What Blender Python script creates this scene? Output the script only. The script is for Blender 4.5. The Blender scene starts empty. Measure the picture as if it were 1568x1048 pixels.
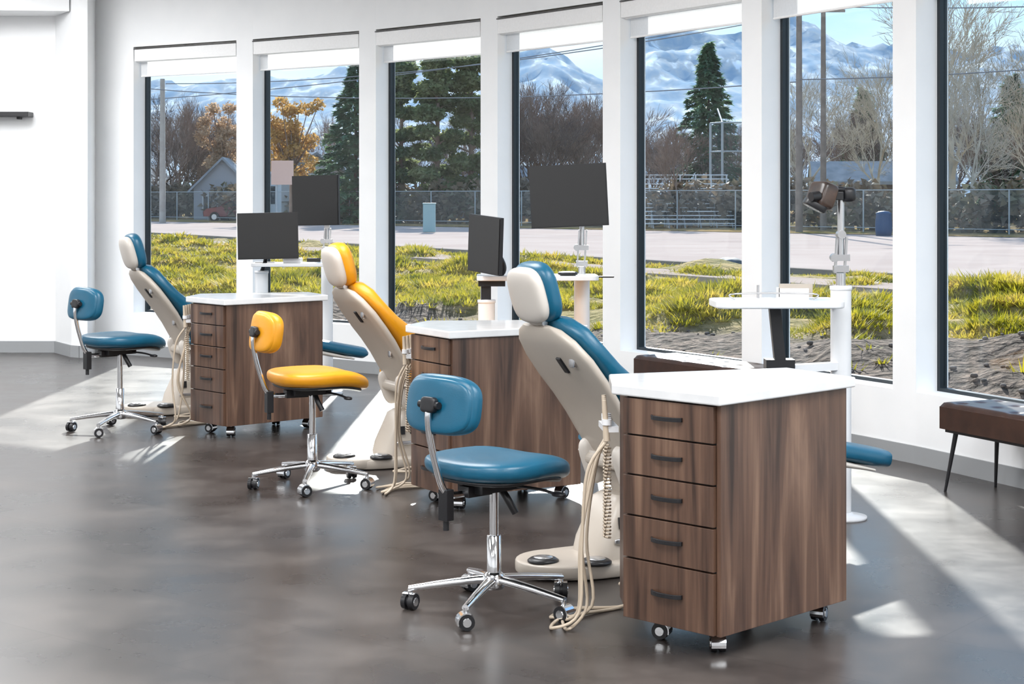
import bpy, math, random, bmesh
from mathutils import Vector, Matrix, noise
random.seed(7)
V=Vector
sc=bpy.context.scene
try:
    sc.view_settings.view_transform='Standard'
    sc.view_settings.look='None'
    sc.view_settings.exposure=0.0
except Exception as e: print(e)

# ---------------------------------------------------------------- materials
MATS={}
def principled(name,col,rough=.5,metal=0,**kw):
    if name in MATS: return MATS[name]
    m=bpy.data.materials.new(name); m.use_nodes=True
    b=m.node_tree.nodes['Principled BSDF']
    b.inputs['Base Color'].default_value=(*col,1); b.inputs['Roughness'].default_value=rough
    b.inputs['Metallic'].default_value=metal
    for k,v in kw.items():
        b.inputs[k.replace('_',' ')].default_value=v
    MATS[name]=m; return m
def matte(m):
    m.node_tree.nodes['Principled BSDF'].inputs['Specular IOR Level'].default_value=0.0; return m
def N(m,t,**kw):
    n=m.node_tree.nodes.new(t)
    for k,v in kw.items(): setattr(n,k,v)
    return n
def L(m,a,b): m.node_tree.links.new(a,b)
def noisy(name,cols,scale=5,rough=.6,stretch=(1,1,1),detail=4,bump=0,metal=0,pos=None,distort=0,coord='Object',bscale=None,bdist=.01,**kw):
    m=principled(name,cols[0],rough,metal,**kw)
    b=m.node_tree.nodes['Principled BSDF']
    tc=N(m,'ShaderNodeTexCoord'); mp=N(m,'ShaderNodeMapping'); mp.inputs['Scale'].default_value=stretch
    L(m,tc.outputs[coord],mp.inputs['Vector'])
    nz=N(m,'ShaderNodeTexNoise'); nz.inputs['Scale'].default_value=scale; nz.inputs['Detail'].default_value=detail
    nz.inputs['Distortion'].default_value=distort
    L(m,mp.outputs[0],nz.inputs['Vector'])
    cr=N(m,'ShaderNodeValToRGB')
    e=cr.color_ramp.elements
    k=len(cols)
    ps=pos or [.3+.4*i/(k-1) for i in range(k)]
    while len(e)<k: e.new(.5)
    for i in range(k): e[i].position=ps[i]; e[i].color=(*cols[i],1)
    L(m,nz.outputs['Fac'],cr.inputs[0]); L(m,cr.outputs[0],b.inputs['Base Color'])
    if bump:
        bp=N(m,'ShaderNodeBump'); bp.inputs['Strength'].default_value=bump; bp.inputs['Distance'].default_value=bdist
        if bscale:
            n2=N(m,'ShaderNodeTexNoise'); n2.inputs['Scale'].default_value=bscale; L(m,mp.outputs[0],n2.inputs['Vector']); L(m,n2.outputs['Fac'],bp.inputs['Height'])
        else: L(m,nz.outputs['Fac'],bp.inputs['Height'])
        L(m,bp.outputs[0],b.inputs['Normal'])
    return m
def translucentize(m,fac):
    nt=m.node_tree; b=nt.nodes['Principled BSDF']; out=nt.nodes['Material Output']
    tr=nt.nodes.new('ShaderNodeBsdfTranslucent'); mx=nt.nodes.new('ShaderNodeMixShader'); mx.inputs[0].default_value=fac
    src=b.inputs['Base Color'].links[0].from_socket
    nt.links.new(src,tr.inputs[0]); nt.links.new(b.outputs[0],mx.inputs[1]); nt.links.new(tr.outputs[0],mx.inputs[2]); nt.links.new(mx.outputs[0],out.inputs[0])
    return m
M_wall=noisy('wall_paint',[(.83,.84,.85),(.87,.875,.88)],3,.7)
M_ceil=principled('ceiling_paint',(.88,.88,.88),.8)
M_base=principled('baseboard_vinyl',(.30,.31,.32),.5)
M_blind=noisy('blind_cassette',[(.84,.84,.84),(.88,.88,.88)],60,.8)
M_fabric=translucentize(noisy('blind_fabric',[(.82,.82,.82),(.86,.86,.86)],80,.8),.30)
M_black=principled('black_plastic',(.009,.009,.011),.4)
M_frame=principled('frame_anodised_dark',(.005,.012,.018),.35)
M_chrome=principled('chrome',(.82,.83,.85),.10,1)
M_steel=principled('brushed_steel',(.55,.55,.56),.3,1)
M_teal=noisy('teal_vinyl',[(.003,.083,.150),(.005,.10,.18)],8,.34,bump=.05,bscale=250)
M_yel=noisy('yellow_vinyl',[(.68,.28,.005),(.76,.33,.008)],8,.38,bump=.05,bscale=250)
M_shell=noisy('chair_shell_beige',[(.44,.39,.335),(.48,.425,.365)],4,.35)
M_shellL=principled('chair_shell_light',(.58,.535,.485),.35)
M_cream=principled('hose_cream',(.52,.43,.33),.4)
M_white=principled('white_enamel',(.72,.72,.73),.25)
M_counter=noisy('white_quartz',[(.66,.67,.68),(.73,.735,.74)],14,.10)
M_screen=principled('screen_panel',(.0085,.0085,.009),.4)
M_leather=noisy('brown_leather',[(.025,.011,.008),(.05,.022,.014)],9,.28,bump=.15)
def walnut():
    m=principled('walnut_veneer',(.2,.1,.06),.36)
    b=m.node_tree.nodes['Principled BSDF']
    tc=N(m,'ShaderNodeTexCoord')
    def nz(sx,sy,sz,scale,det,dist):
        mp=N(m,'ShaderNodeMapping'); mp.inputs['Scale'].default_value=(sx,sy,sz); L(m,tc.outputs['Object'],mp.inputs['Vector'])
        n=N(m,'ShaderNodeTexNoise'); n.inputs['Scale'].default_value=scale; n.inputs['Detail'].default_value=det; n.inputs['Distortion'].default_value=dist
        L(m,mp.outputs[0],n.inputs['Vector']); return n
    n1=nz(8,8,.75,1.0,5,1.6); n2=nz(60,60,2.0,1.0,3,.3)
    mx=N(m,'ShaderNodeMath',operation='MULTIPLY_ADD'); mx.inputs[1].default_value=.38; L(m,n2.outputs['Fac'],mx.inputs[0]); 
    sb=N(m,'ShaderNodeMath',operation='SUBTRACT'); sb.inputs[1].default_value=.19; L(m,n1.outputs['Fac'],sb.inputs[0]); L(m,sb.outputs[0],mx.inputs[2])
    cr=N(m,'ShaderNodeValToRGB'); e=cr.color_ramp.elements
    e[0].position=.28; e[0].color=(.026,.0135,.009,1); e[1].position=.74; e[1].color=(.20,.120,.080,1)
    x=e.new(.42); x.color=(.073,.039,.026,1); x=e.new(.56); x.color=(.115,.063,.041,1)
    L(m,mx.outputs[0],cr.inputs[0]); L(m,cr.outputs[0],b.inputs['Base Color'])
    return m
M_wal=walnut()
M_waldark=principled('walnut_gap',(.012,.008,.006),.6)
def floor_mat():
    m=principled('floor_vinyl_tile',(.1,.09,.08),.3)
    b=m.node_tree.nodes['Principled BSDF']; b.inputs['Specular IOR Level'].default_value=.6
    tc=N(m,'ShaderNodeTexCoord'); mp=N(m,'ShaderNodeMapping'); mp.inputs['Rotation'].default_value=(0,0,math.radians(38))
    L(m,tc.outputs['Object'],mp.inputs['Vector'])
    br=N(m,'ShaderNodeTexBrick'); br.offset=.5
    br.inputs['Scale'].default_value=1; br.inputs['Brick Width'].default_value=1.2; br.inputs['Row Height'].default_value=.6
    br.inputs['Mortar Size'].default_value=.003; br.inputs['Color1'].default_value=(.2,.2,.2,1); br.inputs['Color2'].default_value=(.8,.8,.8,1); br.inputs['Mortar'].default_value=(0,0,0,1)
    L(m,mp.outputs[0],br.inputs['Vector'])
    n=N(m,'ShaderNodeTexNoise'); n.inputs['Scale'].default_value=2.2; n.inputs['Detail'].default_value=5; n.inputs['Roughness'].default_value=.55; L(m,tc.outputs['Object'],n.inputs['Vector'])
    a=N(m,'ShaderNodeMath',operation='MULTIPLY_ADD'); a.inputs[1].default_value=.15; L(m,br.outputs['Color'],a.inputs[0]); L(m,n.outputs['Fac'],a.inputs[2])
    cr=N(m,'ShaderNodeValToRGB'); e=cr.color_ramp.elements
    e[0].position=.36; e[0].color=(.017,.014,.0125,1); e[1].position=.82; e[1].color=(.085,.072,.065,1)
    x=e.new(.58); x.color=(.040,.033,.030,1)
    L(m,a.outputs[0],cr.inputs[0]); L(m,cr.outputs[0],b.inputs['Base Color'])
    mr=N(m,'ShaderNodeMapRange'); mr.inputs['From Min'].default_value=.3; mr.inputs['From Max'].default_value=.7; mr.inputs['To Min'].default_value=.25; mr.inputs['To Max'].default_value=.34
    L(m,n.outputs['Fac'],mr.inputs['Value']); L(m,mr.outputs[0],b.inputs['Roughness'])
    return m
M_floor=floor_mat()
def glass_mat():
    m=bpy.data.materials.new('window_glass'); m.use_nodes=True; nt=m.node_tree; nt.nodes.clear()
    o=nt.nodes.new('ShaderNodeOutputMaterial'); t=nt.nodes.new('ShaderNodeBsdfTransparent'); t.inputs[0].default_value=(.94,.97,.98,1)
    g=nt.nodes.new('ShaderNodeBsdfGlossy'); g.inputs['Roughness'].default_value=.02
    mx=nt.nodes.new('ShaderNodeMixShader'); mx.inputs[0].default_value=.03
    nt.links.new(t.outputs[0],mx.inputs[1]); nt.links.new(g.outputs[0],mx.inputs[2]); nt.links.new(mx.outputs[0],o.inputs[0])
    return m
M_glass=glass_mat()
def leafmat(name,cols,scale=1.5,trans=.45):
    return translucentize(noisy(name,cols,scale,.7,coord='Object'),trans)

# ---------------------------------------------------------------- mesh builder
class MB:
    def __init__(s): s.v=[];s.f=[];s.m=[];s.s=[]
    def add(s,vs,fs,mi=0,sm=False):
        o=len(s.v); s.v+= [tuple(p) for p in vs]
        for f in fs: s.f.append([i+o for i in f]); s.m.append(mi); s.s.append(sm)
    def box(s,c,size,mi=0,R=None):
        hx,hy,hz=[a/2 for a in size]; c=V(c)
        vs=[V((x*hx,y*hy,z*hz)) for x in(-1,1) for y in(-1,1) for z in(-1,1)]
        if R: vs=[R@p for p in vs]
        s.add([c+p for p in vs],[(0,1,3,2),(4,6,7,5),(0,4,5,1),(2,3,7,6),(0,2,6,4),(1,5,7,3)],mi)
    def prism(s,poly,z0,z1,mi=0):
        n=len(poly)
        vs=[(p[0],p[1],z0) for p in poly]+[(p[0],p[1],z1) for p in poly]
        fs=[list(range(n))[::-1],list(range(n,2*n))]+[(i,(i+1)%n,n+(i+1)%n,n+i) for i in range(n)]
        s.add(vs,fs,mi)
    def rings(s,rings,mi=0,sm=True,caps=True):
        n=len(rings[0]); vs=[p for r in rings for p in r]; fs=[]
        for k in range(len(rings)-1):
            for i in range(n):
                j=(i+1)%n; fs.append((k*n+i,k*n+j,(k+1)*n+j,(k+1)*n+i))
        s.add(vs,fs,mi,sm)
        if caps:
            s.add(rings[0],[list(range(n))[::-1]],mi); s.add(rings[-1],[list(range(n))],mi)
    def frame(s,d):
        d=V(d).normalized(); a=V((0,0,1)) if abs(d.z)<.9 else V((1,0,0))
        x=d.cross(a).normalized(); y=d.cross(x).normalized(); return x,y
    def cyl(s,a,b,ra,rb=None,n=16,mi=0,sm=True,caps=True):
        a=V(a);b=V(b); rb=ra if rb is None else rb; x,y=s.frame(b-a)
        R=lambda c,r:[c+x*(r*math.cos(2*math.pi*i/n))+y*(r*math.sin(2*math.pi*i/n)) for i in range(n)]
        s.rings([R(a,ra),R(b,rb)],mi,sm,caps)
    def lathe(s,c,prof,n=24,mi=0):
        c=V(c); s.rings([[c+V((r*math.cos(2*math.pi*i/n),r*math.sin(2*math.pi*i/n),z)) for i in range(n)] for r,z in prof],mi,True)
    def tube(s,pts,r,n=8,mi=0):
        P=[V(p) for p in pts]
        Q=[]
        for i in range(len(P)-1):
            p0=P[max(i-1,0)];p1=P[i];p2=P[i+1];p3=P[min(i+2,len(P)-1)]
            for k in range(6):
                t=k/6; Q.append(.5*((2*p1)+(p2-p0)*t+(2*p0-5*p1+4*p2-p3)*t*t+(3*p1-p0-3*p2+p3)*t**3))
        Q.append(P[-1]); rs=[]; x=None
        for i,q in enumerate(Q):
            d=(Q[min(i+1,len(Q)-1)]-Q[max(i-1,0)]).normalized()
            if x is None: x,_=s.frame(d)
            x=(x-d*x.dot(d)).normalized(); y=d.cross(x)
            rr=r if not isinstance(r,(list,tuple)) else r[0]+(r[1]-r[0])*i/(len(Q)-1)
            rs.append([q+x*(rr*math.cos(2*math.pi*k/n))+y*(rr*math.sin(2*math.pi*k/n)) for k in range(n)])
        s.rings(rs,mi)
    def pad(s,c,h,e1=.35,e2=.45,mi=0,R=None,fn=None,nu=36,nv=18):
        c=V(c); sg=lambda a,e: math.copysign(abs(a)**e,a)
        rings=[]
        for j in range(1,nv):
            ph=-math.pi/2+math.pi*j/nv; r=[]
            for i in range(nu):
                th=2*math.pi*i/nu
                p=V((h[0]*sg(math.cos(ph),e1)*sg(math.cos(th),e2),h[1]*sg(math.cos(ph),e1)*sg(math.sin(th),e2),h[2]*sg(math.sin(ph),e1)))
                if fn: p=fn(p)
                if R: p=R@p
                r.append(c+p)
            rings.append(r)
        n=nu; vs=[p for r in rings for p in r]; fs=[]
        for k in range(len(rings)-1):
            for i in range(n):
                j=(i+1)%n; fs.append((k*n+i,k*n+j,(k+1)*n+j,(k+1)*n+i))
        fs.append(list(range(n))[::-1]); fs.append(list(range((len(rings)-1)*n,len(rings)*n)))
        s.add(vs,fs,mi,True)
    def loft(s,secs,e=.5,n=28,mi=0):
        sg=lambda a,e: math.copysign(abs(a)**e,a); rs=[]
        for c,u,w in secs:
            c=V(c);u=V(u);w=V(w)
            rs.append([c+u*sg(math.cos(2*math.pi*i/n),e)+w*sg(math.sin(2*math.pi*i/n),e) for i in range(n)])
        s.rings(rs,mi)
    def obj(s,name,mats,parent=None,bevel=0,recalc=True,loc=None,sub=0):
        me=bpy.data.meshes.new(name); me.from_pydata(s.v,[],s.f)
        for m in mats: me.materials.append(m)
        me.polygons.foreach_set('material_index',s.m); me.polygons.foreach_set('use_smooth',s.s); me.update()
        if recalc:
            bm=bmesh.new(); bm.from_mesh(me); bmesh.ops.recalc_face_normals(bm,faces=bm.faces); bm.to_mesh(me); bm.free()
        o=bpy.data.objects.new(name,me); sc.collection.objects.link(o)
        if parent: o.parent=parent
        if loc: o.location=loc
        if bevel:
            b=o.modifiers.new('bevel','BEVEL'); b.width=bevel; b.segments=3; b.limit_method='ANGLE'; b.angle_limit=math.radians(40)
        return o
def empty(name,loc=(0,0,0),rz=0):
    o=bpy.data.objects.new(name,None); o.empty_display_size=.1; sc.collection.objects.link(o); o.location=loc; o.rotation_euler=(0,0,rz); return o
def RZ(a): return Matrix.Rotation(a,3,'Z')
def RX(a): return Matrix.Rotation(a,3,'X')
def RY(a): return Matrix.Rotation(a,3,'Y')

# ---------------------------------------------------------------- camera
cam=bpy.data.cameras.new('camera'); co=bpy.data.objects.new('camera',cam); sc.collection.objects.link(co)
co.location=(0,0,1.5); co.rotation_euler=(math.pi/2,0,0)
cam.sensor_width=36; cam.lens=36*2600/1568; cam.shift_y=-224/1568; cam.clip_end=6000; cam.clip_start=.05
sc.camera=co

# ---------------------------------------------------------------- room
P=[V((-3.48,16.1)),V((-2.231,15.3)),V((-1.047,14.4)),V((0,13.35)),V((.893,12.15)),V((1.714,10.85)),V((2.396,9.57)),V((3.006,8.20)),V((3.546,6.80)),V((4.01,5.37)),V((4.40,3.92))]
NS=len(P)-1
U=[(P[i+1]-P[i]).normalized() for i in range(NS)]; NN=[V((-u.y,u.x)) for u in U]
def joint(i,off):
    if i==0: n=NN[0]
    elif i==NS: n=NN[-1]
    else: n=(NN[i-1]+NN[i]).normalized()
    return P[i]+n*off
FR,BK=-.15,.08
SILL,HEAD,CEIL=.40,2.90,3.65
w=MB()
for i in range(NS):
    a,b,c,d=joint(i,FR),joint(i+1,FR),joint(i+1,BK),joint(i,BK)
    w.prism([a,b,c,d],-.4,SILL); w.prism([a,b,c,d],HEAD,CEIL)
    Lg=(P[i+1]-P[i]).length; q=P[i]+U[i]*(Lg-.2)
    w.prism([q+NN[i]*FR,b,c,q+NN[i]*BK],SILL,HEAD)
l0=joint(0,FR); l1=joint(0,BK); ld=-U[0]
w.prism([l0+ld*1.2,l0,l1,l1+ld*1.2],-.4,CEIL)
r0=joint(NS,FR); r1=joint(NS,BK)
w.prism([r0,V((5.1,-5)),V((5.4,-5)),r1],-.4,CEIL)
w.obj('wall_right',[M_wall])
w=MB()
w.prism([V((-4.00,15.72)),V((-3.93,15.72)),V((-4.0,16.4)),V((-4.5,16.9)),V((-9.3,16.9)),V((-9.3,16.25)),V((-4.37,16.25)),V((-4.10,15.80))],-.1,CEIL)
w.obj('wall_left',[M_wall])
w=MB(); w.box((-9.2,5.6,1.8),(.2,21.5,3.8)); w.obj('wall_side',[M_wall])
w=MB(); w.box((-2,-5.1,1.8),(14.6,.2,3.8)); w.obj('wall_back',[M_wall])
w=MB(); fl=[V((-9.2,-5.1)),V((5.2,-5.1))]+[joint(i,-.02) for i in range(NS,-1,-1)]+[V((-4.3,16.5)),V((-9.2,16.5))]
w.prism(fl,-.12,0); w.obj('floor',[M_floor])
w=MB(); fl=[V((-9.3,-5.2)),V((5.4,-5.2))]+[joint(i,BK) for i in range(NS,-1,-1)]+[V((-4.3,17)),V((-9.3,17))]
w.prism(fl,CEIL,CEIL+.1); w.obj('ceiling',[M_ceil])
w=MB(); w.prism([V((-9.1,14.9)),V((-4.6,15.75)),V((-4.12,15.80)),V((-4.37,16.25)),V((-9.1,16.25))],3.22,CEIL); w.obj('ceiling_soffit',[M_wall])
w=MB()
for i in range(NS):
    a,b=joint(i,FR),joint(i+1,FR); w.prism([a+NN[i]*-.012,b+NN[i]*-.012,b,a],0,.10)
w.prism([l0+ld*.75-NN[0]*.012,l0-NN[0]*.012,l0,l0+ld*.75],0,.10)
w.obj('baseboard_right',[M_base])
w=MB(); pl=[V((-3.93,15.72)),V((-4.00,15.72)),V((-4.10,15.80)),V((-4.37,16.25)),V((-9.1,16.25))]
for a,b in zip(pl,pl[1:]):
    d=(b-a).normalized(); n=V((-d.y,d.x))*-1; n= n if n.y<0 or (abs(n.y)<.01) else -n
    w.prism([a,b,b+n*.014,a+n*.014],0,.11)
w.obj('baseboard_left',[M_base])
w=MB(); w.box((-4.86,16.16,2.275),(.56,.18,.045)); w.box((-4.70,16.20,2.255),(.03,.09,.05)); w.obj('wall_shelf',[M_black],bevel=.004)
for i in range(NS):
    Lg=(P[i+1]-P[i]).length-.2
    R=Matrix(((U[i].x,NN[i].x,0),(U[i].y,NN[i].y,0),(0,0,1)))
    def loc(u,n,z): return V((P[i].x,P[i].y,0))+R@V((u,n,z))
    w=MB(); fw=.025
    for u in (fw/2,Lg-fw/2): w.box(loc(u,.025,(SILL+HEAD)/2),(fw,.05,HEAD-SILL),0,R)
    w.box(loc(Lg/2,.025,SILL+.010),(Lg-.05,.05,.020),0,R); w.box(loc(Lg/2,.025,HEAD-.02),(Lg-.05,.05,.04),0,R)
    w.box(loc(Lg/2,.03,(SILL+HEAD)/2),(Lg-.05,.008,HEAD-SILL-.06),1,R)
    w.obj('window_%d'%(i+1),[M_frame,M_glass])
    w=MB()
    w.box(loc(Lg/2,-.11,2.82),(Lg-.02,.075,.11),0,R)
    w.cyl(loc(.012,-.100,2.80),loc(Lg-.012,-.100,2.80),.042,n=20)
    z0,z1=2.625,2.87; a=loc(.015,-.065,z0); b=loc(Lg-.015,-.065,z0); w.add([a,b,b+V((0,0,z1-z0)),a+V((0,0,z1-z0))],[(0,1,2,3)],2)
    w.cyl(loc(.02,-.065,2.628),loc(Lg-.02,-.065,2.628),.008,n=10)
    w.box(loc(Lg/2,-.12,2.881),(Lg-.004,.07,.008),1,R)  # thin dark strip along the top of the cassette
    w.obj('roller_blind' if i==0 else 'roller_blind.%03d'%i,[M_blind,principled('blind_top_strip',(.05,.05,.05),.5),M_fabric],recalc=False)

# ---------------------------------------------------------------- casters
def caster(mb,x,y,zc,r,ang,mw=0,mc=1):
    d=V((math.cos(ang),math.sin(ang),0)); n=V((-d.y,d.x,0)); c=V((x,y,r))
    for sgn in (-1,1):
        mb.cyl(c+n*(.006*sgn),c+n*(.024*sgn),r,r*.93,18,mw)
        mb.cyl(c+n*(.0245*sgn),c+n*(.027*sgn),r*.55,r*.5,14,mc)
    mb.cyl(c-n*.006,c+n*.006,r*.7,n=14,mi=mw)
    rs=[]
    for k in range(9):
        a=math.pi*(-.1+.75*k/8); p=c+d*(-r*1.12*math.cos(a))+V((0,0,r*1.12*math.sin(a)))
        q=c+d*(-r*.98*math.cos(a))+V((0,0,r*.98*math.sin(a)))
        rs.append([p-n*.024,p+n*.024,q+n*.024,q-n*.024])
    mb.rings(rs,mc,False)
    mb.cyl((x,y,r*1.6),(x,y,zc),.009,n=10,mi=mc)

# ---------------------------------------------------------------- cabinets
def cabinet(name,loc,ang,seed):
    E=empty(name,(loc[0],loc[1],0),ang)
    ft=[(.012,.006),(.73,.006),(.79,.33),(.2,.59),(.012,.39)]
    b=MB(); b.prism(ft,.073,.822); b.obj('carcass',[M_wal],E,bevel=.003)
    b=MB(); b.box((.365,-.002,.4475),(.72,.018,.749)); b.obj('side_panel',[M_wal],E,bevel=.002)
    hs=[.206,.145,.137,.134,.126]; z=.073
    b=MB(); b.box((.013,.197,.4475),(.006,.386,.748)); b.obj('drawer_gap',[M_waldark],E)
    for k,h in enumerate(hs):
        b=MB(); b.box((0,.2,z+h/2),(.02,.384,h-.006)); b.obj('drawer_%d'%(k+1),[M_wal],E,bevel=.0015)
        b=MB(); zc=z+h/2+.006; yc=.2
        b.rings([[V((-.012-.022*math.sin(math.pi*t)**.5*1.0+dx,yc-.065+.13*t,zc+dz)) for dx,dz in((-.005,-.007),(.004,-.007),(.004,.007),(-.005,.007))] for t in [j/12 for j in range(13)]],0,False)
        b.obj('handle_%d'%(k+1),[M_black],E,bevel=.001)
        z+=h
    ct=[(-.025,-.03),(.755,-.03),(.86,.34),(.215,.655),(-.02,.435)]
    b=MB(); b.prism(ct,.824,.860); b.obj('countertop',[M_counter],E,bevel=.006)
    b=MB()
    for (x,y,a) in((.08,.06,.8),(.08,.30,2.0),(.66,.06,.3),(.60,.34,4)): caster(b,x,y,.075,.030,a)
    b.obj('casters',[M_black,M_chrome],E)
    b=MB()
    b.box((.06,.52,.70),(.16,.05,.02),1,RZ(.85))
    for k in range(4):
        t=k/3; x=.0+.11*t; y=.475+.10*t
        b.cyl((x,y,.66),(x-.004,y+.008,.80),.012,.008,12,0); b.cyl((x,y,.715),(x,y,.735),.017,n=14,mi=1)
        rr=random.Random(seed+k); j=lambda s:(rr.random()-.5)*s
        xl=x-.03+j(.05); yl=y+.03+j(.05)
        b.tube([(x,y,.66),(xl,yl,.55),(xl-.02+j(.06),yl+.02,.3),(xl+j(.08),yl+.02+j(.06),.07),(xl-.06+j(.14),yl+.08+j(.16),.012),(xl+.08,yl+.15+j(.1),.012),(.32,.66,.012),(.40,.62,.10)],.0058,8,0)
    pts=[]
    for k in range(160):
        t=k/160; a=t*2*math.pi*26
        pts.append((.03+.012*math.cos(a),.50+.012*math.sin(a),.64-.32*t))
    for k in range(0,len(pts)-1): b.cyl(pts[k],pts[k+1],.004,n=5,mi=0,caps=False)
    b.obj('instrument_hoses',[M_cream,M_white],E)
    return E
C1=cabinet('mobile_cabinet',(.662,5.48),math.radians(45.3),1)
C2=cabinet('mobile_cabinet',(-.29,8.04),math.radians(30.5),11)
C3=cabinet('mobile_cabinet',(-1.77,10.48),math.radians(41.6),21)

# ---------------------------------------------------------------- stools
def stool(loc,ang,mat,zs,barot=0):
    E=empty('operator_stool',(loc[0],loc[1],0),ang)
    b=MB()
    b.lathe((0,0,0),[(.0,.075),(.035,.078),(.042,.09),(.042,.125),(.03,.135),(.024,.14)],24,0)
    b.lathe((0,0,0),[(.026,.13),(.026,.27),(.022,.272)],24,0); b.lathe((0,0,0),[(.0165,.27),(.0165,zs-.09)],20,0)
    for k in range(5):
        a=math.radians(k*72)+barot-ang; d=V((math.cos(a),math.sin(a),0)); n=V((-d.y,d.x,0)); rs=[]
        for j in range(9):
            t=j/8; c=d*(.025+.285*t)+V((0,0,.112-.034*t**1.3)); hw=.021-.008*t; hh=.017-.006*t
            rs.append([c+n*(hw*math.cos(q))+V((0,0,hh*math.sin(q))) for q in [2*math.pi*i/12 for i in range(12)]])
        b.rings(rs,0); p=d*.305
        caster(b,p.x,p.y,.078,.030,a+1.1+k,1,0)
    b.obj('star_base',[M_chrome,M_black],E)
    b=MB(); b.box((-.02,0,zs-.105),(.20,.13,.035)); b.box((-.09,0,zs-.115),(.12,.05,.04))
    b.box((.02,0,zs-.09),(.24,.20,.012))
    b.tube([(.05,-.05,zs-.11),(.08,-.15,zs-.115),(.10,-.21,zs-.125)],.006,8); b.pad((.105,-.225,zs-.128),(.018,.03,.008),.6,.8)
    b.tube([(.0,-.04,zs-.12),(.0,-.07,zs-.15),(.02,-.09,zs-.20)],.014,8)
    b.box((-.235,0,zs-.15),(.035,.045,.11)); b.cyl((-.235,0,zs-.20),(-.235,0,zs-.24),.011,n=12)
    b.obj('mechanism',[M_black],E,bevel=.004)
    b=MB(); b.tube([(-.05,0,zs-.115),(-.20,0,zs-.12),(-.25,0,zs-.09),(-.285,0,zs),(-.31,0,zs+.09),(-.32,0,zs+.16),(-.315,0,zs+.215)],.0125,12); b.obj('back_post',[M_chrome],E)
    def sf(p):
        x,y,z=p; k=1-.12*(x/.23)
        z2=z-.75*max(0,x-.02)**2+.25*max(0,-x-.10)**1.5+.35*y*y
        return V((x,y*k,z2))
    b=MB(); b.pad((.035,0,zs-.045),(.250,.228,.052),.68,.70,0,None,sf,52,22)
    b.pad((.03,0,zs-.085),(.215,.195,.012),.5,.6,1,None,sf,40,10)
    b.obj('seat',[mat,M_black],E)
    def bf(p): return V((p.x,p.y,p.z+.9*p.x*p.x))
    Rb=Matrix(((0,0,1),(1,0,0),(0,1,0)))
    Rt=RY(math.radians(8))
    b=MB(); b.pad((-.268,0,zs+.208),(.176,.105,.034),.5,.6,0,Rt@Rb,bf,44,16); b.pad((-.288,0,zs+.206),(.166,.096,.018),.4,.6,1,Rt@Rb,bf,44,12)
    b.obj('backrest',[mat,mat],E)
    b=MB(); b.pad((-.316,0,zs+.21),(.036,.028,.014),.4,.5,0,Rt@Rb); b.cyl((-.314,-.05,zs+.21),(-.314,.05,zs+.21),.013,n=14); b.obj('back_mount',[M_black],E)
    return E
stool((-.065,6.15),math.radians(44.6),M_teal,.560,math.radians(180))
stool((-1.03,8.76),math.radians(28),M_yel,.60,math.radians(198))
stool((-2.50,10.83),math.radians(44.6),M_teal,.615,math.radians(186))

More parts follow.
